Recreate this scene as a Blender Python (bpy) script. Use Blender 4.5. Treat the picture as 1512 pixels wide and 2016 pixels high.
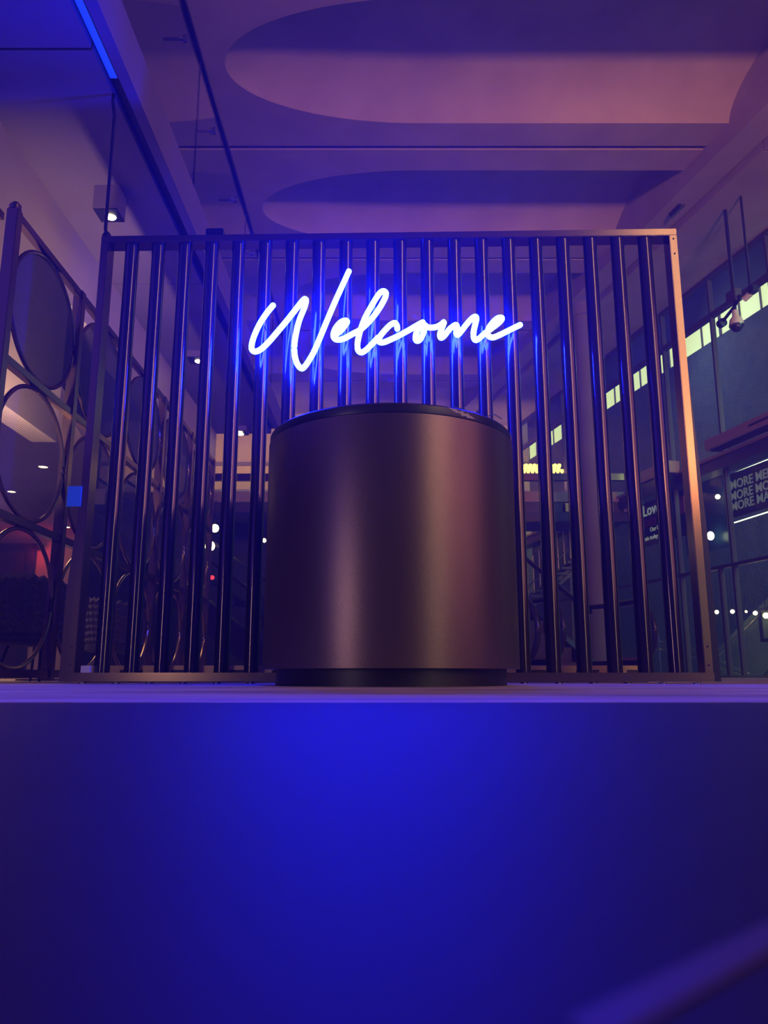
import bpy, bmesh, math, random
from mathutils import Vector, Matrix
from mathutils.geometry import tessellate_polygon
random.seed(4)
R = math.radians
SC = bpy.context.scene
COL = SC.collection
for o in list(bpy.data.objects): bpy.data.objects.remove(o)

# ------------------------------------------------------------------ camera
CAM_H = .045; PITCH = R(11.8); FPX = 1540.0
cam = bpy.data.cameras.new('camera'); camo = bpy.data.objects.new('camera', cam); COL.objects.link(camo)
camo.location = (0, 0, CAM_H); camo.rotation_euler = (R(90) + PITCH, 0, 0)
cam.sensor_fit = 'VERTICAL'; cam.sensor_height = 36; cam.lens = FPX / 2016 * 36
cam.clip_start = .01; cam.clip_end = 200
cam.dof.use_dof = True; cam.dof.focus_distance = 4.3; cam.dof.aperture_fstop = 8
SC.camera = camo

# ------------------------------------------------------------------ world, exposure
SC.view_settings.view_transform = 'Standard'; SC.view_settings.look = 'None'
SC.view_settings.exposure = 0; SC.view_settings.gamma = 1; SC.view_settings.use_curve_mapping = False
w = bpy.data.worlds.new('world'); SC.world = w; w.use_nodes = True
w.node_tree.nodes['Background'].inputs[0].default_value = (.10, .05, .9, 1)
w.node_tree.nodes['Background'].inputs[1].default_value = .10

# thin blue-tinted scatter added throughout, standing in for lens bloom around the neon
vsn = w.node_tree.nodes.new('ShaderNodeVolumeScatter'); vsn.inputs['Density'].default_value = .023; vsn.inputs['Color'].default_value = (.17, .15, 1, 1); vsn.inputs['Anisotropy'].default_value = 0
w.node_tree.links.new(vsn.outputs[0], w.node_tree.nodes['World Output'].inputs['Volume'])
# ------------------------------------------------------------------ lamps of the halls and two added fills
def area(name, loc, target, sx, sy, power, color, spread=180):
    l = bpy.data.lights.new(name, 'AREA'); l.shape = 'RECTANGLE'; l.size = sx; l.size_y = sy
    l.energy = power; l.color = color; l.spread = R(spread)
    o = bpy.data.objects.new(name, l); COL.objects.link(o); o.location = loc
    o.rotation_euler = (Vector(target) - Vector(loc)).to_track_quat('-Z', 'Y').to_euler()
    return o
WARM = (1, .52, .25)
area('entrance_window_light', (3.55, -.7, 4.4), (.6, 4.4, 1.8), .26, 4.0, 10, (1, .62, .40), 80)
area('entrance_side_light', (4.25, -.4, 4.4), (.6, 4.4, 1.8), .20, 4.0, 7, (1, .62, .40), 80)
area('entrance_door_light', (6.5, -4.6, 1.8), (0, 3.8, .8), 1.1, 3.2, 9, (1, .82, .58), 80)
area('right_fill_light', (9.5, -1.5, 4.0), (0, 4, 1.0), 8, 5, 160, (1, .40, .55))  # broad pink fill, added to tint the right side of the drum
area('left_fill_light', (-8.5, -2.0, 4.2), (0, 4, 1.4), 7, 5, 230, (.10, .04, 1))  # broad blue fill, added to tint the left side of the drum
area('shop_window_light', (-2.6, .2, .62), (0, 3.4, .5), .12, 1.0, 3.2, (1, .66, .80), 100)
area('hall_ceiling_light', (5.0, -5.0, 3.6), (3.6, 10, 8.2), 1.6, 1.0, 240, (1, .40, .26), 70)
area('left_spot_light', (-2.42, 4.55, 1.0), (-2.66, 6.4, 3.3), .12, .3, 18, (1, .64, .48), 80)
area('far_wall_light', (-4.5, 19.5, 5.2), (-4.5, 24, 6.4), 5, .4, 60, (1, .58, .34), 100)
area('far_wall_light_right', (4.0, 20.5, 5.2), (4.0, 24, 6.4), 2, .4, 40, (1, .6, .34), 100)
area('stairwell_light', (9.6, 8.0, 5.6), (9.6, 18, 2.0), 1.5, 4, 260, (.55, .95, .80), 120)
area('stairwell_sky_light', (7.3, 21.0, 9.6), (10.2, 15, 4.0), 1.0, 3, 70, (.45, .6, 1))
area('lounge_light', (-4.4, 8.5, 2.5), (-4.4, 8.5, 0), .8, 3, 45, (1, .6, .38))

# ------------------------------------------------------------------ pixel helpers (measure the photo, give real positions)
CP, SP = math.cos(PITCH), math.sin(PITCH)
def ray(px, py):
    u = (px - 756) / FPX; v = (1008 - py) / FPX
    return u, CP - v * SP, v * CP + SP
def at_y(px, py, Y):
    x, y, z = ray(px, py); k = Y / y
    return Vector((x * k, Y, CAM_H + z * k))
def at_z(px, py, Z):
    x, y, z = ray(px, py); k = (Z - CAM_H) / z
    return Vector((x * k, y * k, Z))
FA = R(13.1); FO = Vector((6.55, 14.5, 0))
def at_f(px, py, X=0):              # local (X, Y, Z) on a plane parallel to the glazed wall
    x, y, z = ray(px, py); nx, ny = math.cos(FA), math.sin(FA)
    k = (FO.x * nx + FO.y * ny + X) / (x * nx + y * ny)
    P = Vector((x * k, y * k, CAM_H + z * k)) - FO
    return Vector((X, -P.x * ny + P.y * nx, P.z))

# ------------------------------------------------------------------ materials
def mat(name, color, rough=.5, metal=0, spec=.5, emit=None, estr=0, noise=None, bump=None, coat=0, alpha=None):
    m = bpy.data.materials.new(name); m.use_nodes = True; nt = m.node_tree; b = nt.nodes['Principled BSDF']
    b.inputs['Base Color'].default_value = (*color, 1); b.inputs['Roughness'].default_value = rough
    b.inputs['Metallic'].default_value = metal; b.inputs['Specular IOR Level'].default_value = spec
    b.inputs['Coat Weight'].default_value = coat; b.inputs['Coat Roughness'].default_value = .08
    if emit: b.inputs['Emission Color'].default_value = (*emit, 1); b.inputs['Emission Strength'].default_value = estr
    tc = nt.nodes.new('ShaderNodeTexCoord')
    if noise:      # (scale, color2, low, high, stretch)
        sc, c2, lo, hi, st = noise
        mp = nt.nodes.new('ShaderNodeMapping'); mp.inputs['Scale'].default_value = st
        n = nt.nodes.new('ShaderNodeTexNoise'); n.inputs['Scale'].default_value = sc; n.inputs['Detail'].default_value = 6
        r = nt.nodes.new('ShaderNodeValToRGB'); r.color_ramp.elements[0].position = lo; r.color_ramp.elements[1].position = hi
        r.color_ramp.elements[0].color = (*color, 1); r.color_ramp.elements[1].color = (*c2, 1)
        nt.links.new(tc.outputs['Object'], mp.inputs[0]); nt.links.new(mp.outputs[0], n.inputs['Vector'])
        nt.links.new(n.outputs['Fac'], r.inputs[0]); nt.links.new(r.outputs[0], b.inputs['Base Color'])
    if bump:       # (scale, strength, distance)
        n = nt.nodes.new('ShaderNodeTexNoise'); n.inputs['Scale'].default_value = bump[0]; n.inputs['Detail'].default_value = 4
        bp = nt.nodes.new('ShaderNodeBump'); bp.inputs['Strength'].default_value = bump[1]; bp.inputs['Distance'].default_value = bump[2]
        nt.links.new(tc.outputs['Object'], n.inputs['Vector']); nt.links.new(n.outputs['Fac'], bp.inputs['Height'])
        nt.links.new(bp.outputs[0], b.inputs['Normal'])
    return m
def glass_mat(name, tint, mix=.12, rough=.02):
    m = bpy.data.materials.new(name); m.use_nodes = True; nt = m.node_tree; nt.nodes.clear()
    o = nt.nodes.new('ShaderNodeOutputMaterial'); t = nt.nodes.new('ShaderNodeBsdfTransparent'); g = nt.nodes.new('ShaderNodeBsdfGlossy')
    x = nt.nodes.new('ShaderNodeMixShader'); f = nt.nodes.new('ShaderNodeFresnel'); f.inputs[0].default_value = 1.5
    a = nt.nodes.new('ShaderNodeMath'); a.operation = 'MULTIPLY_ADD'; a.inputs[1].default_value = 1.0; a.inputs[2].default_value = mix
    t.inputs[0].default_value = (*tint, 1); g.inputs['Roughness'].default_value = rough
    ge = nt.nodes.new('ShaderNodeNewGeometry'); iv = nt.nodes.new('ShaderNodeMath'); iv.operation = 'SUBTRACT'; iv.inputs[0].default_value = 1
    mu = nt.nodes.new('ShaderNodeMath'); mu.operation = 'MULTIPLY'
    nt.links.new(ge.outputs['Backfacing'], iv.inputs[1]); nt.links.new(f.outputs[0], a.inputs[0])
    nt.links.new(a.outputs[0], mu.inputs[0]); nt.links.new(iv.outputs[0], mu.inputs[1]); nt.links.new(mu.outputs[0], x.inputs[0])
    nt.links.new(t.outputs[0], x.inputs[1]); nt.links.new(g.outputs[0], x.inputs[2]); nt.links.new(x.outputs[0], o.inputs[0])
    return m
def mesh_mat(name, color, scale, cover):       # fine perforated sheet: holes are transparent
    m = mat(name, color, .6, .3); nt = m.node_tree; b = nt.nodes['Principled BSDF']
    tc = nt.nodes.new('ShaderNodeTexCoord'); wv = nt.nodes.new('ShaderNodeTexWave'); wv.bands_direction = 'Z'
    wv.inputs['Scale'].default_value = scale; r = nt.nodes.new('ShaderNodeMapRange')
    r.inputs['To Min'].default_value = cover - .12; r.inputs['To Max'].default_value = min(1, cover + .12)
    nt.links.new(tc.outputs['Object'], wv.inputs['Vector']); nt.links.new(wv.outputs['Fac'], r.inputs[0]); nt.links.new(r.outputs[0], b.inputs['Alpha'])
    return m
M = dict(
    bronze=mat('dark_bronze', (.23, .155, .085), .23, .9, bump=(220, .03, .001)),
    tube=mat('bronze_tube', (.10, .075, .075), .14, .8, bump=(90, .04, .002)),
    drum=mat('brushed_bronze', (.19, .13, .12), .33, .7, noise=(5, (.155, .105, .10), .3, .75, (1, 1, .3)), bump=(260, .35, .0012)),
    drum_top=mat('black_lacquer', (.03, .025, .03), .35, 0, noise=(7, (.02, .016, .02), .3, .7, (1, 1, 1))),
    plinth=mat('black_plinth', (.012, .01, .012), .4),
    worn=mat('worn_undercoat', (.5, .42, .42), .7),
    black=mat('black_metal', (.02, .017, .022), .35, .4),
    steel=mat('steel', (.5, .48, .46), .25, 1),
    concrete=mat('ceiling_concrete', (.40, .31, .33), .85, noise=(1.3, (.32, .24, .26), .35, .75, (1, 1, 1)), bump=(14, .25, .01)),
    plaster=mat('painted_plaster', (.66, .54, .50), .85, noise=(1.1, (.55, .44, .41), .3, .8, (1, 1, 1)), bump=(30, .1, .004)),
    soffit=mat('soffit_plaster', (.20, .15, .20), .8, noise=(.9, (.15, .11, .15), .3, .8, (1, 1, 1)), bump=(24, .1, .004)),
    wallback=mat('far_wall_plaster', (.55, .42, .34), .85, noise=(1.6, (.46, .34, .27), .3, .75, (1, 1, 1))),
    darkwall=mat('dark_wall', (.035, .032, .045), .6, noise=(1.5, (.02, .022, .035), .3, .7, (1, 1, 1))),
    rough=mat('rough_cast_wall', (.17, .18, .21), .9, noise=(3, (.12, .13, .16), .3, .7, (1, 1, 1)), bump=(16, 1.0, .05)),
    paving=mat('paving_concrete', (.62, .50, .48), .75, noise=(2.2, (.30, .23, .24), .38, .68, (.5, 1.4, 1)), bump=(60, .3, .004)),
    slab=mat('polished_dark_stone', (.055, .036, .060), .58, 0, .10, noise=(2.0, (.040, .028, .046), .3, .7, (1, .4, 1)), bump=(5, .08, .01)),
    clear=glass_mat('clear_glass', (.88, .9, .9), .02),
    tinted=glass_mat('tinted_glass', (.90, .93, .93), .01),
    mesh=mesh_mat('perforated_disc', (.10, .08, .10), 26, .72),
    mesh_open=mesh_mat('perforated_disc_open', (.10, .08, .10), 26, .45),
    neon=mat('neon_tube', (.9, .9, .9), .3, emit=(1.3 / 400, 4.2 / 400, 1), estr=400),
    lampw=mat('warm_lamp', (1, .9, .7), .4, emit=(1, .80, .42), estr=14),
    lampc=mat('cool_lamp', (.9, 1, .9), .4, emit=(.85, 1, .72), estr=4),
    bulb=mat('glass_bulb', (1, .8, .3), .3, emit=(1, .72, .16), estr=2.6),
    led=mat('blue_led', (.1, .2, .9), .4, emit=(.01, .08, 1), estr=.5),
    sky=mat('translucent_pane', (.6, .65, .5), .4, noise=(1.2, (.5, .56, .4), .3, .7, (1, 1, 1)), emit=(.50, .56, .36), estr=1.9),
    white=mat('white_plastic', (.75, .72, .75), .4),
    pink=mat('pink_lacquer', (.38, .24, .25), .5),
    header=mat('header_metal', (.10, .07, .09), .4, .5),
    stripm=mat('floor_strip', (.13, .08, .08), .6),
    rubber=mat('black_rubber', (.02, .018, .02), .28),
    green=mat('stair_paint', (.20, .27, .22), .7, noise=(2, (.14, .20, .16), .3, .7, (1, 1, 1))),
    wicker=mat('dark_wicker', (.13, .11, .14), .6),
    cushion=mat('dark_cushion', (.03, .025, .03), .9),
    wood=mat('dark_wood', (.06, .035, .03), .5),
    brass=mat('kerb_brass', (.5, .33, .16), .42, .7),
    blue=mat('blue_sticker', (.03, .13, .75), .5, emit=(.01, .06, .6), estr=.25),  # blue tag colour with a faint glow put into the material
    poster=mat('poster_dark', (.02, .025, .05), .5),
    posterred=mat('poster_red', (.42, .06, .05), .6),
    printw=mat('print_white', (.75, .78, .8), .6, emit=(.7, .8, .8), estr=.25),  # pale lettering, here and below, has a faint glow put into the material
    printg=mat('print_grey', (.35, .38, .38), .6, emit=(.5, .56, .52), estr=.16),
    wire=mat('blue_wire', (.05, .12, .5), .4),
    dustblue=mat('frosted_blue', (.04, .09, .16), .3),
)

# ------------------------------------------------------------------ mesh helpers
def link(name, bm, m, parent=None, smooth=False, loc=None, rot=None):
    me = bpy.data.meshes.new(name); bmesh.ops.recalc_face_normals(bm, faces=bm.faces); bm.to_mesh(me); bm.free()
    me.materials.append(m)
    if smooth:
        for p in me.polygons: p.use_smooth = True
        try: me.set_sharp_from_angle(angle=R(35))
        except Exception: pass
    o = bpy.data.objects.new(name, me); COL.objects.link(o)
    if parent: o.parent = parent
    if loc: o.location = loc
    if rot: o.rotation_euler = rot
    return o
def tag(o, label=None, cat=None, group=None, kind=None):
    if label: o['label'] = label
    if cat: o['category'] = cat
    if group: o['group'] = group
    if kind: o['kind'] = kind
    return o
def empty(name, loc=(0, 0, 0), rz=0, label=None, cat=None, group=None, kind=None):
    o = bpy.data.objects.new(name, None); COL.objects.link(o); o.location = loc; o.rotation_euler = (0, 0, rz); o.empty_display_size = .1
    return tag(o, label, cat, group, kind)
def bx(bm, x0, x1, y0, y1, z0, z1, bev=0):
    r = bmesh.ops.create_cube(bm, size=1)
    for v in r['verts']:
        v.co = Vector(((x0 + x1) / 2 + v.co.x * (x1 - x0), (y0 + y1) / 2 + v.co.y * (y1 - y0), (z0 + z1) / 2 + v.co.z * (z1 - z0)))
    if bev:
        es = list({e for v in r['verts'] for e in v.link_edges})
        bmesh.ops.bevel(bm, geom=es, offset=bev, segments=2, affect='EDGES')
    return bm
def box(name, m, x0, x1, y0, y1, z0, z1, parent=None, bev=0):
    return link(name, bx(bmesh.new(), x0, x1, y0, y1, z0, z1, bev), m, parent)
def tube(bm, pts, r, n=10, closed=False, sx=1.0):
    pts = [Vector(p) for p in pts]; rings = []; N = len(pts); up = Vector((0, 0, 1))
    for i, p in enumerate(pts):
        if closed: t = pts[(i + 1) % N] - pts[i - 1]
        else: t = pts[min(i + 1, N - 1)] - pts[max(i - 1, 0)]
        t.normalize(); a = t.cross(up)
        if a.length < 1e-3: a = t.cross(Vector((0, 1, 0)))
        a.normalize(); b = t.cross(a).normalized()
        rr = r[i] if isinstance(r, (list, tuple)) else r
        rings.append([bm.verts.new(p + (a * math.cos(k * 2 * math.pi / n) * sx + b * math.sin(k * 2 * math.pi / n)) * rr) for k in range(n)])
    for i in range(N if closed else N - 1):
        A, B = rings[i], rings[(i + 1) % N]
        for k in range(n): bm.faces.new((A[k], A[(k + 1) % n], B[(k + 1) % n], B[k]))
    if not closed:
        bm.faces.new(rings[0]); bm.faces.new(list(reversed(rings[-1])))
    return bm
def rod(name, m, pts, r, parent=None, n=10, closed=False):
    return link(name, tube(bmesh.new(), pts, r, n, closed), m, parent, True)
def lathe(bm, prof, n=48, c=(0, 0, 0), caps=True):
    rings = []
    for r, z in prof:
        rings.append([bm.verts.new((c[0] + r * math.cos(k * 2 * math.pi / n), c[1] + r * math.sin(k * 2 * math.pi / n), c[2] + z)) for k in range(n)])
    for A, B in zip(rings, rings[1:]):
        for k in range(n): bm.faces.new((A[k], A[(k + 1) % n], B[(k + 1) % n], B[k]))
    if caps: bm.faces.new(rings[0]); bm.faces.new(list(reversed(rings[-1])))
    return bm
def prism(bm, poly, vec):
    a = [bm.verts.new(p) for p in poly]; b = [bm.verts.new(Vector(p) + Vector(vec)) for p in poly]; n = len(poly)
    bm.faces.new(a); bm.faces.new(list(reversed(b)))
    for i in range(n): bm.faces.new((a[i], a[(i + 1) % n], b[(i + 1) % n], b[i]))
    return bm
def copy_tree(o, parent=None):
    c = o.copy(); COL.objects.link(c); c.parent = parent
    for ch in [q for q in bpy.data.objects if q.parent == o]: copy_tree(ch, c)
    return c
def spline(pts, per=7):       # catmull-rom through the points
    P = [Vector(p) for p in pts]; P = [P[0] * 2 - P[1]] + P + [P[-1] * 2 - P[-2]]; out = []
    for i in range(1, len(P) - 2):
        a, b, c, d = P[i - 1:i + 3]
        for k in range(per):
            t = k / per
            out.append(.5 * ((2 * b) + (c - a) * t + (2 * a - 5 * b + 4 * c - d) * t * t + (3 * b - a - 3 * c + d) * t ** 3))
    out.append(P[-2]); return out
def text(name, body, m, size, parent, loc, rot, ext=.004, bold=.0, align='LEFT'):
    cu = bpy.data.curves.new(name, 'FONT'); cu.body = body; cu.size = size; cu.extrude = ext; cu.offset = bold; cu.align_x = align
    cu.resolution_u = 3
    t = bpy.data.objects.new(name, cu); COL.objects.link(t); dg = bpy.context.evaluated_depsgraph_get()
    me = bpy.data.meshes.new_from_object(t.evaluated_get(dg)); bpy.data.objects.remove(t); me.materials.clear(); me.materials.append(m)
    o = bpy.data.objects.new(name, me); COL.objects.link(o); o.parent = parent; o.location = loc; o.rotation_euler = rot
    return o
def struct(o): return tag(o, kind='structure')

# ================================================================== SETTING
struct(box('floor', M['slab'], -9, 9, -9, 1.36, -.2, 0))
# paving beyond the joint, near edge slightly chipped
bm = bmesh.new(); xs = [-12 + i * .04 for i in range(626)]
front = [Vector((x, 1.372 + random.uniform(-.004, .006) + (.012 if random.random() < .08 else 0), 0)) if abs(x) < 1.5 else Vector((x, 1.372, 0)) for x in xs]
poly = front + [Vector((13, 26, 0)), Vector((-12, 26, 0))]
tris = tessellate_polygon([poly]); vs = [bm.verts.new(p) for p in poly]
for t in tris:
    try: bm.faces.new([vs[i] for i in t])
    except ValueError: pass
for a, b in zip(front, front[1:]):
    f = [bm.verts.new(p) for p in (a, b, b - Vector((0, 0, .05)), a - Vector((0, 0, .05)))]; bm.faces.new(f)
struct(link('floor_paving', bm, M['paving']))
struct(box('floor_joint', M['plinth'], -9, 9, 1.36, 1.40, -.2, -.012))

a, b = at_z(1150, 2040, 0), at_z(1600, 1803, 0); n = (b - a).cross(Vector((0, 0, 1))).normalized() * .0035
struct(link('trim_floor_strip', prism(bmesh.new(), [a - n, b - n, b + n, a + n], (0, 0, .0006)), M['stripm']))

# main ceiling: precast bays with oval dished coffers
ZC = 8.3
def r1x(y): return 5.22 + (y - 10.89) * -.2326
def bay(y0, y1, cy):
    e = .05; hy = 1.13; xl, xc = -2.2, .55; HV = .62
    outer = [Vector((-9, y0 + e, ZC)), Vector((r1x(y0) + .5, y0 + e, ZC)), Vector((r1x(y1) + .5, y1 - e, ZC)), Vector((-9, y1 - e, ZC))]
    nv = 24
    us = [xl + (xc - xl) * (1 - math.cos(math.pi / 2 * i / 18)) for i in range(19)] + [xc + (r1x(cy) + .2 - xc) * i / 8 for i in range(1, 9)]
    vv = [-math.cos(math.pi * j / nv) for j in range(nv + 1)]
    def half(x): return hy * math.sqrt(max(0, 1 - ((xc - x) / (xc - xl)) ** 2)) if x < xc else hy
    P = []
    for i, x in enumerate(us):
        h = half(x); ex = max(0, (xc - x) / (xc - xl)); row = []
        for v in vv:
            y = cy + h * v; X = x + (0 if x <= xc else (x - xc) / (us[-1] - xc) * (cy - y) * .2326)
            row.append(Vector((X, y, ZC + HV * max(0, (1 - ex * ex) * (1 - v * v)) ** .6)))
        P.append(row)
    near = [r[0] for r in P]; farr = [r[-1] for r in P]
    hole = [Vector((p.x, p.y, ZC)) for p in near[:1] + near[1:] + farr[1:][::-1]]
    bm = bmesh.new(); allp = outer + hole; vs = [bm.verts.new(p) for p in allp]
    for t in tessellate_polygon([outer, hole]):
        try: bm.faces.new([vs[i] for i in t])
        except ValueError: pass
    struct(link('ceiling', bm, M['concrete']))
    bm = bmesh.new(); V = [[bm.verts.new(p) for p in r] for r in P]
    for i in range(len(V) - 1):
        for j in range(nv): bm.faces.new((V[i][j], V[i + 1][j], V[i + 1][j + 1], V[i][j + 1]))
    bmesh.ops.remove_doubles(bm, verts=bm.verts, dist=1e-4)
    struct(link('ceiling_coffer', bm, M['concrete'], None, True))
bounds = [.9, 4.25, 7.65, 11.05, 14.45, 17.85, 21.2, 24.5]
for a, b in zip(bounds, bounds[1:]): bay(a, b, (a + b) / 2)
for y in bounds[1:-1]:           # recessed groove between the bays
    bm = bmesh.new(); bx(bm, -9, r1x(y) + .1, y - .05, y + .05, ZC + .14, ZC + .2)
    bx(bm, -9, r1x(y) + .1, y - .10, y - .05, ZC + .002, ZC + .2); bx(bm, -9, r1x(y) + .1, y + .05, y + .10, ZC + .002, ZC + .2)
    struct(link('trim_groove', bm, M['concrete']))
struct(box('ceiling_back', M['concrete'], -9, 9, -9, .95, ZC, ZC + .2))
struct(box('ceiling_roof', M['darkwall'], -9.5, 16, -9, 32, 12.5, 12.7))

# the long edge beam and the lower ceiling strip beside the glazed wall
FW = empty('window_1', FO, FA, kind='structure')
def fbox(name, m, x0, x1, y0, y1, z0, z1, par=FW): return box(name, m, x0, x1, y0, y1, z0, z1, par)
beam = empty('ceiling_beam', FO, FA, kind='structure')
fbox('beam', M['concrete'], -2.16, -1.70, -16, 12, 8.0, 9.1, beam)
for y0 in range(-16, 12, 3):
    fbox('panel', M['concrete'], -1.62, 0.02, y0 + .35, y0 + 3.33, 7.9, 8.3, beam)
fbox('bracket', M['black'], -1.98, -1.90, -2.0, -1.7, 7.94, 8.0, beam)
fbox('bracket', M['steel'], -1.96, -1.92, -2.1, -1.7, 7.91, 7.94, beam)

# left mezzanine: soffit, light channel, slab edge, bulkhead
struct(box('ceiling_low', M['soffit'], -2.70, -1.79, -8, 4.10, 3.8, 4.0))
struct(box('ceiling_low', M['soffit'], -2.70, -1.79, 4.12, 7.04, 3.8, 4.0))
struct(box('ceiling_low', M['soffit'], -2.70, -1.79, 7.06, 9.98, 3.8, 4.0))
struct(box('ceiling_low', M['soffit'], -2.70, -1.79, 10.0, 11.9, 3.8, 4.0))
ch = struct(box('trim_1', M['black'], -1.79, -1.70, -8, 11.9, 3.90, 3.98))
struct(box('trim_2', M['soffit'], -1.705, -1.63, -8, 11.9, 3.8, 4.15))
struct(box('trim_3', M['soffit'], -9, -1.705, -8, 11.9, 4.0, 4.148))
struct(box('wall_left', M['plaster'], -2.86, -2.66, -8, 6.1, 1.90, 4.0))
struct(box('wall_left', M['plaster'], -2.86, -2.66, 6.1, 11.9, 3.12, 4.0))
struct(link('ceiling_lounge', prism(bmesh.new(), [Vector(p) for p in ((-9, -2, 2.62), (-2.87, -2, 2.62), (-2.87, 6.1, 2.62), (-3.4, 8.6, 2.62), (-5.5, 14.2, 2.62), (-9, 14.2, 2.62))], (0, 0, .13)), M['plaster']))
struct(box('wall_lounge', M['plaster'], -9, -5.5, 14.2, 14.4, 0, 2.75))
struct(box('wall_far_left', M['darkwall'], -9.2, -9, -9, 26, 0, 12.5))
struct(box('wall_back', M['wallback'], -9, 4.6, 24, 24.2, 0, 9))
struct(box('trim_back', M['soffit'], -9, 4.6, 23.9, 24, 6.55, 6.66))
struct(box('wall_under_bridge', M['darkwall'], -9, 2.2, 20.5, 20.6, 0, 4.0))

# light track running in the channel and its blue strip
tr = empty('light_track', (-1.745, 2.5, 3.87), 0, 'dark metal track with glowing blue strip in the channel beside the mezzanine edge', 'light track')
box('rail', M['black'], -.035, .035, -2.5, 9.3, -.02, .02, tr)
box('led_strip', M['led'], -.034, .012, -2.5, 1.9, -.026, -.0195, tr)

# ------------------------------------------------------------------ glass balustrade of the mezzanine
bal = empty('glass_balustrade', (-1.63, 1.3, 4.15), 0, 'frameless glass balustrade with dark handrail on the mezzanine edge, upper left', 'balustrade')
y = -.0
for k in range(5):
    y0 = 3.64 - 1.3 + (k - 1) * 2.35; box('glass_pane', M['clear'], -.012, .0, y0 + .008, y0 + 2.342, 0.0, 1.25, bal)
    box('pane_joint', M['black'], -.014, .002, y0 - .006, y0 + .006, 0, 1.25, bal)
box('handrail', M['black'], -.035, .02, 0, 12.0, 1.24, 1.285, bal)
for k in range(9):
    yy = .85 + k * 1.1
    bm = tube(bmesh.new(), [(-.17, yy, .97), (-.012, yy, .97)], .014, 10); tube(bm, [(-.004, yy, .97), (.03, yy, .97)], .034, 14)
    link('standoff', bm, M['steel'], bal, True)

# ------------------------------------------------------------------ glazed wall (facade) with frames, header, door frame
for k in range(-3, 9):
    Y = k * 1.67
    fbox('mullion', M['header'], -.05, .05, Y - .025, Y + .025, 0.05, 7.9)
    fbox('glass_pane', M['tinted'], -.006, .006, Y + .03, Y + 1.64, 4.18, 7.84)
    fbox('glass_pane', M['tinted'], -.006, .006, Y + .03, Y + 1.64, 2.10, 3.86)
    fbox('glass_pane', M['tinted'], -.006, .006, Y + .03, Y + 1.64, 0.06, 2.04)
fbox('header', M['header'], -.22, .12, -7, 14, 3.88, 4.14)
fbox('header_lip', M['pink'], -.27, -.21, -7, 14, 4.10, 4.16)
fbox('transom', M['header'], -.06, .05, -7, 14, 2.04, 2.10)
fbox('top_rail', M['header'], -.09, .05, -7, 14, 7.84, 7.95)
fbox('upper_rail', M['header'], -.06, .05, -7, 14, 7.02, 7.12)
fbox('door_jamb', M['header'], -.05, .05, .38, .43, 0.05, 2.06)
fbox('sill', M['steel'], -.05, .08, -7, 14, 0.0, .05)

# ------------------------------------------------------------------ stairwell beyond the glass
wr = empty('wall_right', FO, FA, kind='structure')
fbox('cast_wall', M['rough'], 4.0, 4.3, -16, 30, -4, 9.27, wr)
fbox('upper_wall', M['darkwall'], 4.0, 4.3, -16, 30, 9.93, 12.5, wr)
fbox('stairwell_floor', M['darkwall'], .12, 4.0, -16, 30, -.3, -.02, wr)
fbox('stairwell_ceiling', M['darkwall'], .1, 4.3, -16, 30, 11.2, 11.3, wr)
cl = empty('window_2', FO, FA, kind='structure')
for k in range(-6, 26):
    Y = k * .82
    fbox('pane', M['sky'], 4.02, 4.06, Y + .02, Y + .80, 9.27, 9.93, cl)
    fbox('bar', M['header'], 3.97, 4.08, Y - (.035 if k % 3 == 0 else .012), Y + (.035 if k % 3 == 0 else .012), 9.25, 9.95, cl)
fbox('rail', M['header'], 3.93, 4.1, -6, 22, 9.92, 10.02, cl)

# stair flight rising towards the right, seen from its side
st = empty('staircase', FO, FA, 'pale green stair flight rising to the right behind the glass, with thin steel handrails', 'staircase')
P = [at_f(*q, 2.6) for q in [(1399, 1291), (1512, 1177), (1512, 1269), (1468, 1308), (1430, 1333)]]
dirv = (P[1] - P[0]); slope = dirv.z / dirv.y
y0 = P[0].y; base = [Vector((2.6, y0 + .4, 0)), Vector((2.6, y0, P[0].z)), Vector((2.6, y0 - 6, P[0].z - 6 * slope)), Vector((2.6, y0 - 6, P[0].z - 6 * slope - .95)), Vector((2.6, y0 - 1.6, 0))]
link('stringer', prism(bmesh.new(), base, (.08, 0, 0)), M['green'], st)
for k in range(30):
    yy = y0 - .2 - k * .22; zz = P[0].z - (yy - y0) * -slope * -1
    zz = P[0].z + (yy - y0) * slope - .12
    if zz > .05: box('step', M['green'], 2.68, 3.9, yy - .28, yy, zz - .08, zz, st)
rod('handrail', M['steel'], [Vector((2.5, y0 + .3, P[0].z - .25 - .3 * slope * -1)), Vector((2.5, y0 - 6, P[0].z - 6 * slope - .30))], .022, st)
# near stair handrails descending to the right in front of the door glass
hr = empty('stair_railing', FO, FA, 'bright steel stair railing descending to the right just behind the lower door glass', 'railing')
for off in (0, -.17):
    a, b, c = at_f(1330, 1262, .5), at_f(1399, 1292, .5), at_f(1440, 1318, .5)
    rod('handrail', M['steel'], [Vector((.5, a.y + 1.4, a.z + off + .02)), Vector((.5, a.y, a.z + off)), Vector((.5, b.y, b.z + off)), Vector((.5, c.y - .5, max(.03, c.z + off - .08)))], .014, hr)
for k, q in enumerate([(1296, 1250), (1330, 1262), (1415, 1302)]):
    a = at_f(*q, .5); rod('baluster', M['steel'], [Vector((.5, a.y, a.z)), Vector((.5, a.y, -.02))], .012, hr)
pf = empty('framed_notice', FO, FA, 'dark framed notice hung over the green stair flight at the right edge', 'picture frame')
A, B = at_f(1495, 1198, 2.45), at_f(1535, 1262, 2.45)
y1, y2 = A.y, B.y; z1, z2 = B.z, A.z
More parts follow.
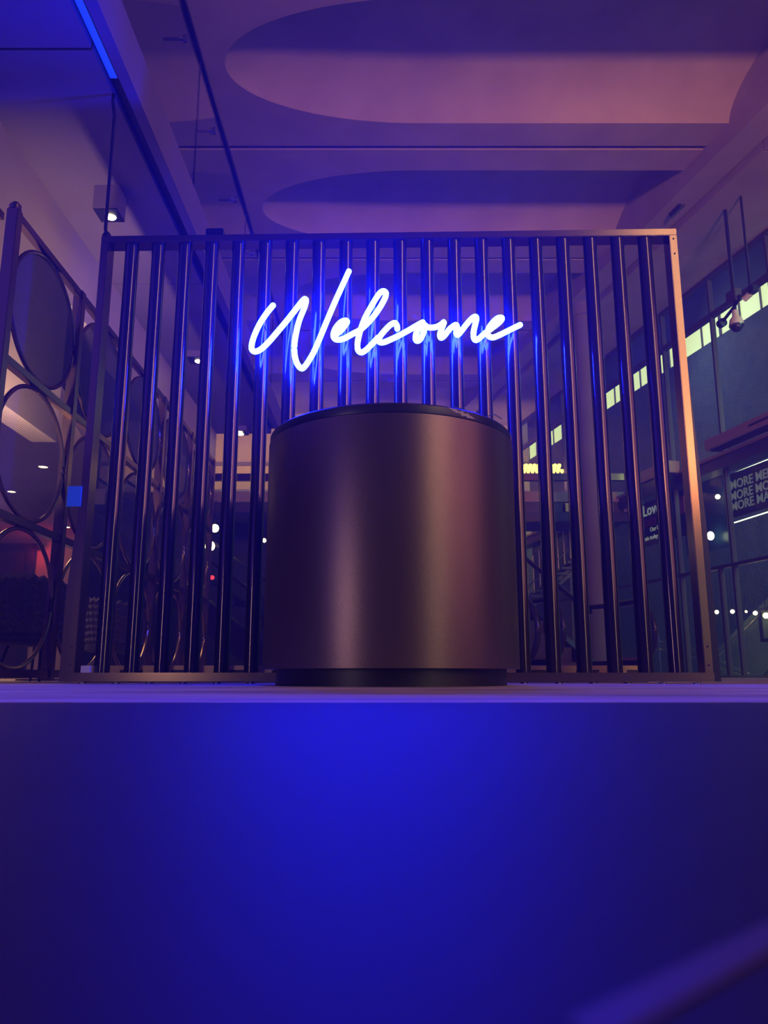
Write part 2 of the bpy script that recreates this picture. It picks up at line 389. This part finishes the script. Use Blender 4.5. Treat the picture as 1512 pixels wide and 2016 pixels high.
for (a, b, c, d) in ((y2, y1, z2 - .07, z2), (y2, y1, z1, z1 + .07), (y2, y2 + .07, z1, z2), (y1 - .07, y1, z1, z2)): box('frame', M['black'], 2.40, 2.47, a, b, c, d, pf)
box('sheet', M['green'], 2.44, 2.46, y2 + .06, y1 - .06, z1 + .06, z2 - .06, pf)

# second, distant stair with open balustrades seen to the right of the desk
ds = empty('far_staircase', (0, 0, 0), 0, 'distant steel stair with wire balustrades seen between slats right of the desk', 'staircase')
SY = 20.7
for (a, b) in (((1035, 1180), (1140, 1085)), ((1035, 1160), (1140, 1062)), ((1035, 1205), (1140, 1110))):
    rod('handrail', M['steel'], [at_y(*a, SY), at_y(*b, SY)], .02, ds, 6)
for k in range(9):
    q = at_y(1040 + k * 12, 1178 - k * 11, SY); rod('baluster', M['steel'], [q, q + Vector((0, 0, 1.0))], .014, ds, 6)
    box('step', M['green'], q.x - .1, q.x + .25, SY - .05, SY + 1.2, q.z - .12, q.z - .06, ds)
prism_pts = [at_y(1030, 1215, SY + .1), at_y(1030, 1200, SY + .1), at_y(1150, 1090, SY + .1), at_y(1150, 1112, SY + .1)]
link('stringer', prism(bmesh.new(), prism_pts, (0, .08, 0)), M['green'], ds)

# ------------------------------------------------------------------ bridge across the hall
br = empty('footbridge', (0, 18, 3.78), 0, 'dark red-brown footbridge crossing the hall behind the slatted screen', 'bridge')
box('deck', M['wood'], -6.9, 6.0, 0, 2.4, 0, .28, br)
box('fascia', M['pink'], -6.9, 6.0, -.05, 0, .26, .50, br)
box('edge_trim', M['white'], -4.5, 3.4, -.07, -.02, .51, .56, br)
box('glass_upstand', M['tinted'], -6.9, 6.0, .05, .07, .5, .78, br)
box('handrail', M['bronze'], -4.6, 6.05, -.08, .06, .78, .94, br)
box('under_beam', M['black'], -6.4, 6.0, -.1, .2, -.22, -.0, br)
for k in range(6): box('handrail_post', M['bronze'], -4.4 + k * 2.05, -4.36 + k * 2.05, 0, .04, .5, .8, br)
for k in range(3):
    a = at_y(1114 + k * 57, 987, 17.93); box('lamp_panel', M['brass'], a.x - .02, a.x + .42, -.09, -.05, .02, .22, br)
bulbs = None
for j in range(3):
    for k in range(14):
        x = 3.13 + k * .10 + (j % 2) * .05
        if x > 4.25: continue
        if bulbs is None:
            b = link('festoon_bulb', lathe(bmesh.new(), [(.012, -.02), (.028, 0), (.045, .04), (.04, .075), (.015, .09)], 10), M['bulb'], None, True)
            bulbs = b
        else: b = bulbs.copy(); COL.objects.link(b)
        b.location = (x, 18.0 + .12 * j, 3.78 + .974 + .10 * j)
        tag(b, 'small round yellow bulb in the ' + ('lowest', 'middle', 'topmost')[j] + ' row on the footbridge rack', 'bulb', 'yellow bulbs, ' + ('lowest', 'middle', 'topmost')[j] + ' row on the footbridge rack')
# rack that carries the bulbs
rk = empty('bulb_rack', (3.1, 18, 4.72), 0, 'stepped dark rack holding rows of yellow bulbs on the footbridge', 'rack')
for j in range(3): box('shelf', M['black'], 0, 1.2, .12 * j - .05, .12 * j + .05, .1 * j + .002, .1 * j + .012, rk)
for j in (1, 2):
    for x in (.02, 1.16): box('upright', M['black'], x, x + .02, .12 * j - .01, .12 * j + .01, .002, .1 * j + .002, rk)

# round column
cq = at_y(1167, 940, 16)
tag(link('round_column', lathe(bmesh.new(), [(.36, 0), (.36, .12), (.31, .14), (.31, 7.7), (.36, 7.72), (.36, 8.29)], 40, (cq.x, 16, 0)), M['soffit'], None, True), 'tall round plastered column rising behind the right part of the slatted screen', 'column')

# ------------------------------------------------------------------ slatted bronze screen
SCR = empty('slatted_screen', (.015, 4.40, 0), R(-1.34), 'large free-standing dark bronze screen of vertical round tubes behind the drum desk', 'screen')
Wd, HT, DP = 1.785, 2.74, .11
box('top_rail', M['bronze'], -Wd, Wd, 0, DP, HT - .045, HT, SCR, .003)
box('bottom_rail', M['bronze'], -Wd, Wd, -.01, DP, .012, .060, SCR, .003)
for s in (-1, 1):
    xi = s * Wd - s * .045
    p = box('post', M['bronze'], min(s * Wd, xi), max(s * Wd, xi), 0, DP, .060, HT - .045, SCR, .003)
    for z in (.10, .20, HT - .07, HT - .17) if s > 0 else (.10, .2):
        link('screw', lathe(bmesh.new(), [(.0045, 0), (.0045, .004), (.002, .006)], 10), M['black'], p, True, loc=(s * (Wd - .022), -.001, z), rot=(R(90), 0, 0))
    # outer jamb plate that stiffens the lower part of each post
    zt = 1.95 if s > 0 else 1.10
    link('side_gusset', prism(bmesh.new(), [Vector((s * Wd, .012, .012)), Vector((s * (Wd + .042), .012, .012)), Vector((s * (Wd + .034 if s > 0 else Wd + .042), .012, zt * .45)), Vector((s * Wd, .012, zt))], (0, DP - .012, 0)), M['black' if s > 0 else 'bronze'], SCR)
t0 = None
for k in range(20):
    x = -1.603 + k * .1687
    if t0 is None: t0 = link('tube', lathe(bmesh.new(), [(.0425, .060), (.0425, HT - .045)], 32), M['tube'], SCR, True, loc=(x, .052, 0))
    else: c = t0.copy(); COL.objects.link(c); c.location = (x, .052, 0)
for k in range(19):
    bm = lathe(bmesh.new(), [(.022, 0), (.022, .006), (.008, .008), (.008, .014)], 12)
    link('foot', bm, M['steel'], SCR, True, loc=(-1.70 + k * .189, .03, 0))
box('blue_tag', M['blue'], -Wd - .072, -Wd + .008, -.012, -.001, 1.005, 1.125, SCR)['label'] = 'bright blue square tag'
box('floor_socket', M['white'], -Wd + .085, -Wd + .135, -.008, .03, .060, .098, SCR)['label'] = 'small white box on the bottom rail'
jb = box('top_bracket', M['black'], -1.13, -1.02, .0, .12, HT, HT + .045, SCR, .004); jb['label'] = 'square bracket on the top rail'
for x, r in ((-1.46, .022), (-1.36, .010)): link('cable_clip', lathe(bmesh.new(), [(r, 0), (r, .012), (r * .7, .02)], 14), M['black'], SCR, True, loc=(x, .05, HT))

# hanger pole from the screen's corner to the soffit
hp = empty('hanger_pole', (-1.755, 4.49, HT + .002), 0, 'thin dark pole from the left corner of the slatted screen up to the soffit', 'pole')
rod('pole', M['black'], [(0, 0, 0), (-.012, 0, .08), (-.012, 0, .90), (-.03, 0, 1.0), (-.03, 0, 1.06)], .011, hp)
link('foot_clamp', lathe(bmesh.new(), [(.028, 0), (.028, .03), (.016, .05)], 14), M['black'], hp, True)

# ------------------------------------------------------------------ neon lettering
SIGN_Y = 4.325
sg = empty('neon_sign', (0, SIGN_Y, 2.0), 0, 'glowing white handwritten neon lettering reading Welcome on the slatted screen', 'neon sign')
def s1(L): return [(480 + x / 5.04, 520 + y / 5.04) for x, y in L]
def s2(L): return [(740 + x / 5.04, 560 + y / 5.04) for x, y in L]
strokes = [
    ('letter_w', s1([(290, 410), (228, 485), (160, 590), (108, 700), (80, 790), (80, 845), (110, 868), (165, 848), (240, 780), (340, 665), (440, 545), (530, 430), (578, 370), (605, 346), (618, 365), (598, 440), (550, 560), (520, 680), (502, 800), (505, 905), (530, 990), (570, 1035), (605, 1015), (650, 950), (700, 860), (760, 720), (830, 550), (900, 385), (970, 230), (1042, 72)])),
    ('letters_el', s1([(925, 690), (968, 655), (1010, 600), (1026, 572), (1005, 560), (958, 580), (908, 640), (888, 705), (905, 742), (950, 750), (1010, 732), (1080, 692), (1150, 655), (1225, 590), (1310, 490), (1385, 370), (1412, 295), (1385, 268), (1340, 298), (1270, 410), (1200, 540), (1150, 680), (1128, 790), (1135, 855), (1168, 876), (1215, 850), (1270, 795), (1330, 730)])),
    ('letter_c', s2([(213, 440), (206, 402), (185, 382), (140, 405), (90, 455), (45, 510), (25, 555), (45, 575), (85, 572), (150, 545), (220, 512), (330, 452), (410, 405), (465, 376)])),
    ('letter_o', s2([(465, 376), (425, 430), (398, 495), (395, 545), (412, 560), (440, 545), (470, 485), (482, 420), (465, 378)])),
    ('letter_m', s2([(478, 398), (515, 424), (560, 428), (605, 420), (650, 395), (675, 373), (668, 400), (645, 460), (636, 505), (648, 530), (680, 508), (735, 440), (790, 402), (806, 425), (796, 475), (812, 502), (850, 460), (900, 395), (950, 340), (985, 320), (998, 340), (985, 400), (970, 470), (972, 530), (992, 552), (1022, 538), (1080, 485)])),
    ('letter_e', s2([(1080, 485), (1150, 435), (1215, 385), (1250, 345), (1242, 330), (1200, 340), (1145, 395), (1112, 455), (1115, 505), (1150, 526), (1200, 514), (1300, 466), (1430, 402)])),
]
for nm, L in strokes:
    P = [at_y(px, py, SIGN_Y) - Vector((0, SIGN_Y, 2.0)) for px, py in L]
    P = spline(P, 5); bm = tube(bmesh.new(), P, .0168, 12)
    for e in (P[0], P[-1]):
        bmesh.ops.create_uvsphere(bm, u_segments=12, v_segments=8, radius=.0168, matrix=Matrix.Translation(e))
    link(nm, bm, M['neon'], sg, True)
for px, py in ((520, 640), (600, 700), (640, 610), (690, 640), (745, 610), (830, 660), (905, 650), (960, 650), (1010, 650)):
    p = at_y(px, py, SIGN_Y) - Vector((0, SIGN_Y, 2.0)); rod('standoff', M['black'], [p + Vector((0, .014, 0)), p + Vector((0, .07, 0))], .004, sg, 6)

# ------------------------------------------------------------------ drum desk
DX, DY, DR = .033, 3.73, .595
dk = empty('reception_desk', (DX, DY, 0), 0, 'round drum reception desk clad in brushed bronze metal on a recessed black plinth', 'desk')
link('body', lathe(bmesh.new(), [(DR - .03, .073), (DR, .073), (DR, 1.128), (DR - .012, 1.132), (DR - .03, 1.132)], 128), M['drum'], dk, True)
link('countertop', lathe(bmesh.new(), [(DR - .028, 1.128), (DR - .006, 1.133), (DR - .004, 1.140), (DR - .004, 1.168), (DR - .012, 1.176), (DR - .05, 1.176)], 128), M['drum_top'], dk, True)
link('plinth', lathe(bmesh.new(), [(DR - .06, 0), (DR - .06, .073)], 96), M['plinth'], dk, True)
# worn patches on the countertop edge
def patch(a0, a1, z0, z1, seed):
    rnd = random.Random(seed); bm = bmesh.new(); n = 14; r = DR - .0025; lo, hi = [], []
    for k in range(n + 1):
        t = k / n; a = a0 + (a1 - a0) * t; zc = z1 + (z0 - z1) * t ** .7; th = .010 * math.sin(math.pi * t) * rnd.uniform(.3, 1.3) + .001
        lo.append(bm.verts.new((r * math.cos(a), r * math.sin(a), zc - th))); hi.append(bm.verts.new((r * math.cos(a), r * math.sin(a), zc + th)))
    for k in range(n): bm.faces.new((lo[k], lo[k + 1], hi[k + 1], hi[k]))
    link('worn_patch', bm, M['worn'], dk)
patch(R(-66), R(-52), 1.142, 1.170, 3); patch(R(-19), R(-9), 1.142, 1.168, 8)
# folded card and thin wire lying on the desk
fc = empty('folded_card', (DX + .28, DY - .30, 1.176), R(12), 'dark folded card lying on the desk top, corner sticking up', 'card')
link('sheet', prism(bmesh.new(), [(-.10, 0, 0), (.16, 0, .004), (-.05, 0, .075)], (0, .006, 0)), M['drum_top'], fc)
wi = tag(rod('thin_wire', M['wire'], spline([(DX + .23, DY - .43, 1.19), (DX + .27, DY - .42, 1.215), (DX + .36, DY - .40, 1.196), (DX + .42, DY - .38, 1.182), (DX + .46, DY - .37, 1.196), (DX + .50, DY - .35, 1.181)], 6), .0022, None, 6), 'thin blue wire curling over the right front edge of the desk top', 'wire')

# ------------------------------------------------------------------ folding screens with discs, left
def disc_panel(parent, W, cellh, x0=0, firstpost=True, open_second=True):
    pw = .034
    if firstpost: box('post', M['bronze'], x0 - pw, x0 + pw, -pw, pw, .01, 2.76, parent, .004)
    for k in range(4):
        z = .03 + k * cellh
        box('rail', M['bronze'], x0 + pw, x0 + W - pw, -.025, .025, z, z + .05, parent, .003)
    cx = x0 + W / 2
    for k in range(3):
        zc = .055 + cellh * (k + .5); rx = W / 2 - pw - .006; rz = cellh / 2 - .03
        ring = [(cx + rx * math.cos(a), 0, zc + rz * math.sin(a)) for a in [i * 2 * math.pi / 56 for i in range(56)]]
        rg = rod('ring', M['bronze'], ring, .014, parent, 8, True)
        if k == 0: continue
        bm = bmesh.new(); n = 56; A = [bm.verts.new((cx + (rx - .01) * math.cos(i * 2 * math.pi / n), 0, zc + (rz - .01) * math.sin(i * 2 * math.pi / n))) for i in range(n)]
        B = [bm.verts.new(v.co + Vector((0, .003, 0))) for v in A]
        bm.faces.new(A); bm.faces.new(list(reversed(B)))
        for i in range(n): bm.faces.new((A[i], A[(i + 1) % n], B[(i + 1) % n], B[i]))
        link('disc', bm, M['mesh'] if k == 2 else M['mesh_open'], rg)
ch_ = .893
sp1 = empty('disc_screen', (-2.2, 4.2, 0), R(90), 'long dark bronze folding screen with mesh discs running back from the left corner post', 'screen')
ys = [0, 1.02, 2.1, 3.2, 4.35, 5.5]
for a, b in zip(ys, ys[1:]): disc_panel(sp1, b - a, ch_, a)
box('post', M['bronze'], 5.5 - .034, 5.534, -.034, .034, .01, 2.76, sp1, .004)
link('post_cap', lathe(bmesh.new(), [(.036, 0), (.036, .03), (.02, .05)], 16), M['bronze'], sp1, True, loc=(0, 0, 2.76))
sp2 = empty('disc_screen', (-2.2 - 1.06, 4.2, 0), 0, 'short disc screen panel cut off by the left edge, joined to the corner post', 'screen')
disc_panel(sp2, 1.02, ch_, 0)

# ------------------------------------------------------------------ ceiling downlights
def downlight(loc, w, label, n=1, group=None):
    t = empty('ceiling_spotlight', loc, 0, label, 'ceiling light', group)
    box('housing', M['soffit'], -w / 2, w / 2, -w / 2, w / 2, -.0, 3.8 - loc[2], t)
    box('baffle', M['plinth'], -w / 2 + .004, w / 2 - .004, -w / 2 + .004, w / 2 - .004, -.006, 0, t)
    for i in range(n):
        oy = (i - (n - 1) / 2) * w * .42
        link('lamp', lathe(bmesh.new(), [(w * .19, -.014), (w * .22, -.005), (.004, -.003)], 20), M['lampw'], t, True, loc=(.0 if n > 1 else w * .05, oy if n > 1 else w * .1, 0))
    return t
downlight((-2.17, 5.56, 3.60), .19, 'large square box spotlight glowing on the soffit above the left screen corner')
downlight((-2.22, 8.75, 3.72), .22, 'small square spotlight on the soffit seen between the third and fourth tubes')
downlight((-2.23, 11.6, 3.72), .24, 'twin square spotlight on the soffit seen just left of the desk top', 2)
for (px, py, lb) in ((85, 918, 'recessed lounge downlight, upper of the pair seen through the middle disc'), (23, 967, 'recessed lounge downlight near the left edge, lower of the pair in the middle disc'), (131, 1037, 'tiny recessed lounge downlight beside the second screen post')):
    p = at_z(px, py, 2.62); t = empty('recessed_downlight', p, 0, lb, 'ceiling light')
    link('lamp', lathe(bmesh.new(), [(.055, -.006), (.055, 0), (.01, 0)], 18), M['lampw'], t, True)
    link('rim', lathe(bmesh.new(), [(.058, -.012), (.075, -.010), (.075, 0), (.058, 0)], 18, caps=False), M['white'], t, True)

# ------------------------------------------------------------------ lounge furniture behind the left screen
def wicker_chair(loc, rz, s, label):
    t = empty('wicker_armchair', loc, rz, label, 'chair'); t.scale = (s, s, s)
    bm = bmesh.new(); n = 40; hgt = 16; V = []
    for j in range(hgt + 1):
        row = []
        for k in range(n + 1):
            a = R(-20) + R(220) * k / n; top = .78 + .16 * math.sin(math.pi * k / n)
            z = .34 + (top - .34) * j / hgt; r = .34 + .09 * (j / hgt) + .014 * (1 if j % 2 else -1)
            row.append(bm.verts.new((r * math.cos(a), r * math.sin(a), z + .014 * (1 if k % 2 else -1))))
        V.append(row)
    for j in range(hgt):
        for k in range(n): bm.faces.new((V[j][k], V[j][k + 1], V[j + 1][k + 1], V[j + 1][k]))
    bmesh.ops.solidify(bm, geom=bm.faces[:], thickness=.012)
    link('backrest', bm, M['wicker'], t)
    link('seat', lathe(bmesh.new(), [(.30, .32), (.36, .34), (.36, .40), (.32, .45)], 32), M['cushion'], t, True)
    for a in (45, 135, 225, 315):
        c, s_ = math.cos(R(a)), math.sin(R(a)); rod('leg', M['black'], [(.24 * c, .24 * s_, .34), (.34 * c, .34 * s_, 0)], .013, t, 8)
wicker_chair((-2.62, 6.0, 0), R(165), .82, 'dark chevron-woven armchair behind the lowest ring of the left screen')
wicker_chair((-2.9, 8.6, 0), R(150), .9, 'dark woven armchair farther back, seen between the first two tubes')
lt = empty('lounge_table', (-3.1, 7.2, 0), 0, 'low round lounge table with pale edge behind the left screen posts', 'table')
link('tabletop', lathe(bmesh.new(), [(.28, .50), (.30, .51), (.30, .535), (.28, .54)], 36), M['white'], lt, True)
rod('stem', M['black'], [(0, 0, .01), (0, 0, .5)], .025, lt); link('base', lathe(bmesh.new(), [(.2, 0), (.2, .012), (.04, .02)], 30), M['black'], lt, True)
dp = empty('door_1', (-7.2, 14.15, 0), 0, kind='structure')
box('leaf', M['wood'], -.7, .7, -.05, 0, 0, 2.25, dp)
for a, b, c, d in ((-.85, -.7, 0, 2.4), (.7, .85, 0, 2.4), (-.7, .7, 2.25, 2.4)): box('frame', M['darkwall'], a, b, -.08, 0, c, d, dp)
link('door_handle', lathe(bmesh.new(), [(.02, 0), (.03, .03), (.02, .05)], 12), M['steel'], dp, True, loc=(.55, -.06, 1.0), rot=(R(90), 0, 0))
rl = empty('red_wall_lamp', (-6.3, 14.1, 2.3), 0, 'small wall lamp washing the lounge wall red behind the left screen', 'wall lamp')
box('shade', M['black'], -.06, .06, -.08, .1, -.02, .08, rl)
pl = bpy.data.lights.new('red_glow', 'POINT'); pl.energy = 2.5; pl.color = (1, .05, .08); pl.shadow_soft_size = .05
plo = bpy.data.objects.new('red_glow', pl); COL.objects.link(plo); plo.parent = rl; plo.location = (0, -.2, -.1)
pn = tag(box('wall_panel', M['white'], *(lambda a, b: (a.x, b.x, 12.0, 12.05, b.z, a.z))(at_y(188, 962, 12), at_y(204, 992, 12))), 'small pale rectangular panel hanging behind the left post of the slatted screen', 'panel')

# kerb behind the screen
kb = empty('kerb', (0, 5.2, 0), 0, 'low brass-edged kerb on the floor behind the foot of the slatted screen', 'kerb')
box('body', M['wood'], -1.95, 1.72, 0, .3, 0, .10, kb); box('nosing', M['brass'], -1.95, 1.72, -.01, .02, .08, .108, kb)
for k in range(11): box('plate', M['brass'], -1.90 + k * .33, -1.72 + k * .33, -.006, 0, .005, .08, kb)

# ------------------------------------------------------------------ escalators
def escalator(loc, rz, length, label, mat_in='dustblue', width=1.0):
    t = empty('escalator', loc, rz, label, 'escalator')
    flat = 1.0; rise = .577
    path = lambda off: [Vector((0, 0, off)), Vector((flat, 0, off)), Vector((length, 0, off + (length - flat) * rise))]
    for s, yy in ((-1, -width / 2), (1, width / 2)):
        # handrail: half round newel, then along
        pts = []
        for k in range(17):
            a = R(-90) - R(180) * k / 16
            pts.append(Vector((.0 + .40 * math.cos(a), yy, .60 + .40 * math.sin(a))))
        pts += [Vector((flat * .5, yy, 1.0)), Vector((flat, yy, 1.02)), Vector((flat + .35, yy, 1.15)), Vector((length, yy, 1.0 + (length - flat) * rise))]
        rod('handrail', M['rubber'], spline(pts, 3), .038, t, 12)
        poly = [Vector((.34 * math.cos(R(-90) - R(180) * k / 12), yy, .60 + .34 * math.sin(R(-90) - R(180) * k / 12))) for k in range(13)]
        poly += [Vector((flat, yy, .95)), Vector((length, yy, .94 + (length - flat) * rise)), Vector((length, yy, .25 + (length - flat) * rise)), Vector((flat, yy, .25))]
        link('glass_side', prism(bmesh.new(), poly, (0, .012, 0)), M['tinted'], t)
        skirt = [Vector((-.1, yy - .06, 0)), Vector((-.1, yy - .06, .24)), Vector((flat, yy - .06, .24)), Vector((length, yy - .06, .24 + (length - flat) * rise)), Vector((length, yy - .06, -.35 + (length - flat) * rise)), Vector((flat + .6, yy - .06, 0))]
        link('skirt', prism(bmesh.new(), skirt, (0, .12, 0)), M['black'], t)
    for k in range(int((length - flat) / .38)):
        x = flat + k * .38; z = .04 + k * .38 * rise
        box('step', M['header'], x, x + .38, -width / 2 + .08, width / 2 - .08, z - .02, z + .19, t)
    for yy in (-width / 2, width / 2): box('skirt_cap', M['brass'], -.12, .45, yy - .07, yy + .07, .24, .275, t)
    box('comb_plate', M['brass'], -.5, flat, -width / 2 + .08, width / 2 - .08, .0, .035, t)
    return t
escalator((1.17, 9.78, 0), R(110), 5.6, 'escalator with one curved black handrail end showing just right of the desk', width=1.2)
escalator((2.68, 10.21, 0), R(110), 5.2, 'escalator right of the first, its two curved handrail ends between the slats', width=1.35)
le = escalator((-.45, 13.2, 0), R(146), 7.0, 'left escalator rising to the left under the footbridge, seen through the slats', width=1.0)
for k, (px, py, r) in enumerate(((413, 1075, .10), (423, 1040, .08), (312, 1021, .03), (330, 1060, .03), (520, 1064, .04))):
    p = at_y(px, py, 15.5); t = empty('globe_lamp', p, 0, ['round cream lamp glowing under the left escalator rail', 'upper cream lamp above the left escalator rail', 'tiny lamp spark between the second and third tubes', 'tiny lamp spark behind the third tube gap', 'tiny lamp spark hugging the left side of the desk'][k], 'lamp')
    bm = bmesh.new(); bmesh.ops.create_uvsphere(bm, u_segments=16, v_segments=10, radius=r); link('globe', bm, M['lampw'], t, True)
    rod('stem', M['black'], [(0, 0, r * .9), (0, 0, r + (.5 if k else .12))], .01, t, 6)

# ------------------------------------------------------------------ things fixed to the glazed wall
def on_f(name, label, cat, group=None): return empty(name, FO, FA, label, cat, group)
ac = on_f('air_curtain', 'long pink air curtain box above the doors, cut by the right edge', 'air curtain')
a, b = at_f(1413, 870, -.25), at_f(1413, 889, -.25)
box('housing', M['pink'], -.55, -.24, a.y - 2.6, a.y, b.z - .02, a.z, ac, .01); box('grille', M['black'], -.50, -.30, a.y - 2.4, a.y - .1, b.z - .045, b.z - .015, ac)
box('slot', M['plinth'], -.556, -.548, a.y - 1.75, a.y - 1.25, b.z + .06, b.z + .10, ac)
ac2 = on_f('air_curtain', 'short pink box with a slot seen just left of the right screen post', 'air curtain')
a, b = at_f(1264, 940, -.25), at_f(1264, 962, -.25)
box('housing', M['pink'], -.55, -.24, a.y - 1.4, a.y, b.z, a.z, ac2, .01); box('grille', M['black'], -.50, -.30, a.y - 1.3, a.y - .1, b.z - .30, b.z, ac2)
# dome security camera on a bracket
dc = on_f('dome_camera', 'white dome security camera hanging from a bracket in front of the clerestory strip', 'security camera')
p = at_f(1450, 640, -1.2)
link('shroud', lathe(bmesh.new(), [(.05, .26), (.055, .16), (.10, .10), (.115, .02), (.11, -.01)], 28), M['white'], dc, True, loc=p)
bm = bmesh.new(); bmesh.ops.create_uvsphere(bm, u_segments=24, v_segments=14, radius=.10, matrix=Matrix.Translation((0, 0, -.02)))
link('dome', bm, M['rubber'], dc, True, loc=p)
link('rim', lathe(bmesh.new(), [(.10, -.03), (.118, -.025), (.118, .0), (.10, .005)], 28, caps=False), M['steel'], dc, True, loc=p)
rod('drop_pipe', M['black'], [p + Vector((0, 0, .26)), Vector((p.x, p.y, 7.885))], .03, dc)
rod('arm', M['black'], [p + Vector((0, .32, .22)), p + Vector((0, 0, .34)), p + Vector((0, -.16, .46))], .028, dc)
link('knob', lathe(bmesh.new(), [(.03, -.06), (.075, -.05), (.075, .05), (.03, .06)], 18), M['black'], dc, True, loc=p + Vector((0, .36, .20)), rot=(R(90), 0, 0))
box('junction_box', M['header'], p.x - .07, p.x + .07, p.y - .12, p.y + .12, p.z + .40, p.z + .62, dc, .01)
bc = on_f('bullet_camera', 'small white bullet camera mounted right of the dome camera', 'security camera')
q = at_f(1478, 578, -1.2)
rod('barrel', M['white'], [q, q + Vector((-.04, .12, -.05))], .05, bc, 14); rod('bracket', M['black'], [q + Vector((0, 0, .04)), Vector((q.x, q.y, 7.885))], .02, bc)
box('mount', M['black'], q.x - .05, q.x + .05, q.y - .12, q.y + .0, q.z - .02, q.z + .10, bc)

# printed panels on the glass: wall lettering and the smaller sign
ms = on_f('wall_banner', 'large dark banner with three lines of pale capitals behind the glass, right edge', 'banner')
rotf = (R(90), 0, R(-90))
XB = .5
TL = at_f(1436, 955, XB); 
box('board', M['poster'], XB + .02, XB + .05, TL.y - 3.6, TL.y + .12, at_f(1436, 1013, XB).z - .08, TL.z + .22, ms)
L1, L2, L3 = at_f(1438, 965, XB), at_f(1438, 987, XB), at_f(1440, 1007, XB)
sz = (L1.z - L2.z) * 1.12
for s, L in (('MORE MEMO', L1), ('MORE MO', L2), ('MORE MA', L3)):
    text('lettering', s, M['printg'], sz, ms, (XB, L.y, L.z), rotf, .004, .004)
sn = on_f('hanging_sign', 'dark sign with white and red words and a red band, beside the right screen post', 'sign')
XS = .15; T, Bm = at_f(1266, 985, XS), at_f(1266, 1078, XS); Rr = at_f(1348, 1000, XS)
box('board', M['poster'], XS + .01, XS + .04, Rr.y, T.y + .05, Bm.z, T.z + .05, sn)
a = at_f(1266, 1018, XS); text('lettering', 'Love c', M['printw'], .36, sn, (XS, a.y, a.z), rotf, .004, .004)
a = at_f(1266, 1040, XS); text('lettering', 'Join th', M['posterred'], .36, sn, (XS, a.y, a.z), rotf, .004, .004)
for i, (px, py, s) in enumerate(((1280, 1047, 'Our Unlim'), (1268, 1066, 'Join today at the'))):
    a = at_f(px, py, XS); text('lettering', s, M['printw'], .14, sn, (XS, a.y, a.z), rotf, .003, .002)
rb = at_f(1330, 1000, XS); box('band', M['posterred'], XS - .006, XS + .008, Rr.y, rb.y + .05, at_f(1330, 1015, XS).z, rb.z + .2, sn)

# small lamps beyond the glass; yellow globes over the stair stand in for reflections
for k, (px, py, X, r, m_) in enumerate(((1399, 1055, 1.0, .075, 'lampc'), (1447, 949, 1.0, .07, 'lampw'), (1413, 978, 1.0, .05, 'lampw'), (1411, 1205, 2.2, .045, 'lampw'), (1404, 1219, 2.2, .035, 'lampw'), (1442, 1204, 2.2, .045, 'lampw'), (1469, 1204, 2.2, .025, 'lampw'), (1487, 1207, 2.2, .045, 'lampw'), (1508, 1212, 2.2, .06, 'lampw'))):
    p = at_f(px, py, X)
    lab = ['bright white oval lamp beyond the glass beside the right screen post', 'flat oval lamp shining above the first line of the banner', 'clustered warm lamp above the oval lamp beyond the glass', 'leftmost yellow globe imitating a lamp reflection over the stair', 'lower small yellow globe imitating a lamp reflection over the stair', 'yellow globe imitating a lamp reflection beside the tall mullion', 'tiny yellow globe imitating a lamp reflection right of the tall mullion', 'yellow globe imitating a lamp reflection left of the framed notice', 'yellow globe imitating a lamp reflection in front of the framed notice'][k]
    t = on_f('lamp_and_reflection', lab, 'lamp')
    bm = bmesh.new(); bmesh.ops.create_uvsphere(bm, u_segments=14, v_segments=8, radius=r)
    for v in bm.verts:
        if k in (1,): v.co.z *= .3; v.co.y *= 1.7
        if k == 0: v.co.z *= 1.3
    link('globe', bm, M[m_], t, True, loc=p); rod('stem', M['black'], [p + Vector((0, 0, r * .3)), p + Vector((0, 0, r + .4))], .006, t, 6)
for k, (a, b) in enumerate((((1432, 937), (1512, 905)), ((1430, 1034), (1512, 1008)), ((1475, 988), (1512, 972)))):
    A, B = at_f(*a, 1.6), at_f(*b, 1.6); t = on_f('linear_lamp', ['upper thin linear lamp over the banner beyond the glass', 'lower bent linear lamp below the banner beyond the glass', 'short linear lamp between the banner lines'][k], 'lamp')
    rod('diffuser', M['lampc'], [Vector((.42, A.y, A.z)) if False else A, B], .012, t, 6)
    rod('hanger', M['black'], [(A + B) / 2, (A + B) / 2 + Vector((0, 0, .7))], .005, t, 6)
bd = on_f('frosted_screen', 'dark blue frosted panel standing beyond the glass left of the tall mullion', 'panel')
A, B = at_f(1372, 950, 1.2), at_f(1436, 1075, 1.2); box('panel', M['dustblue'], 1.2, 1.24, B.y, A.y + .6, B.z, A.z + .1, bd); box('edge', M['header'], 1.18, 1.26, B.y - .03, B.y, B.z, A.z + .1, bd)
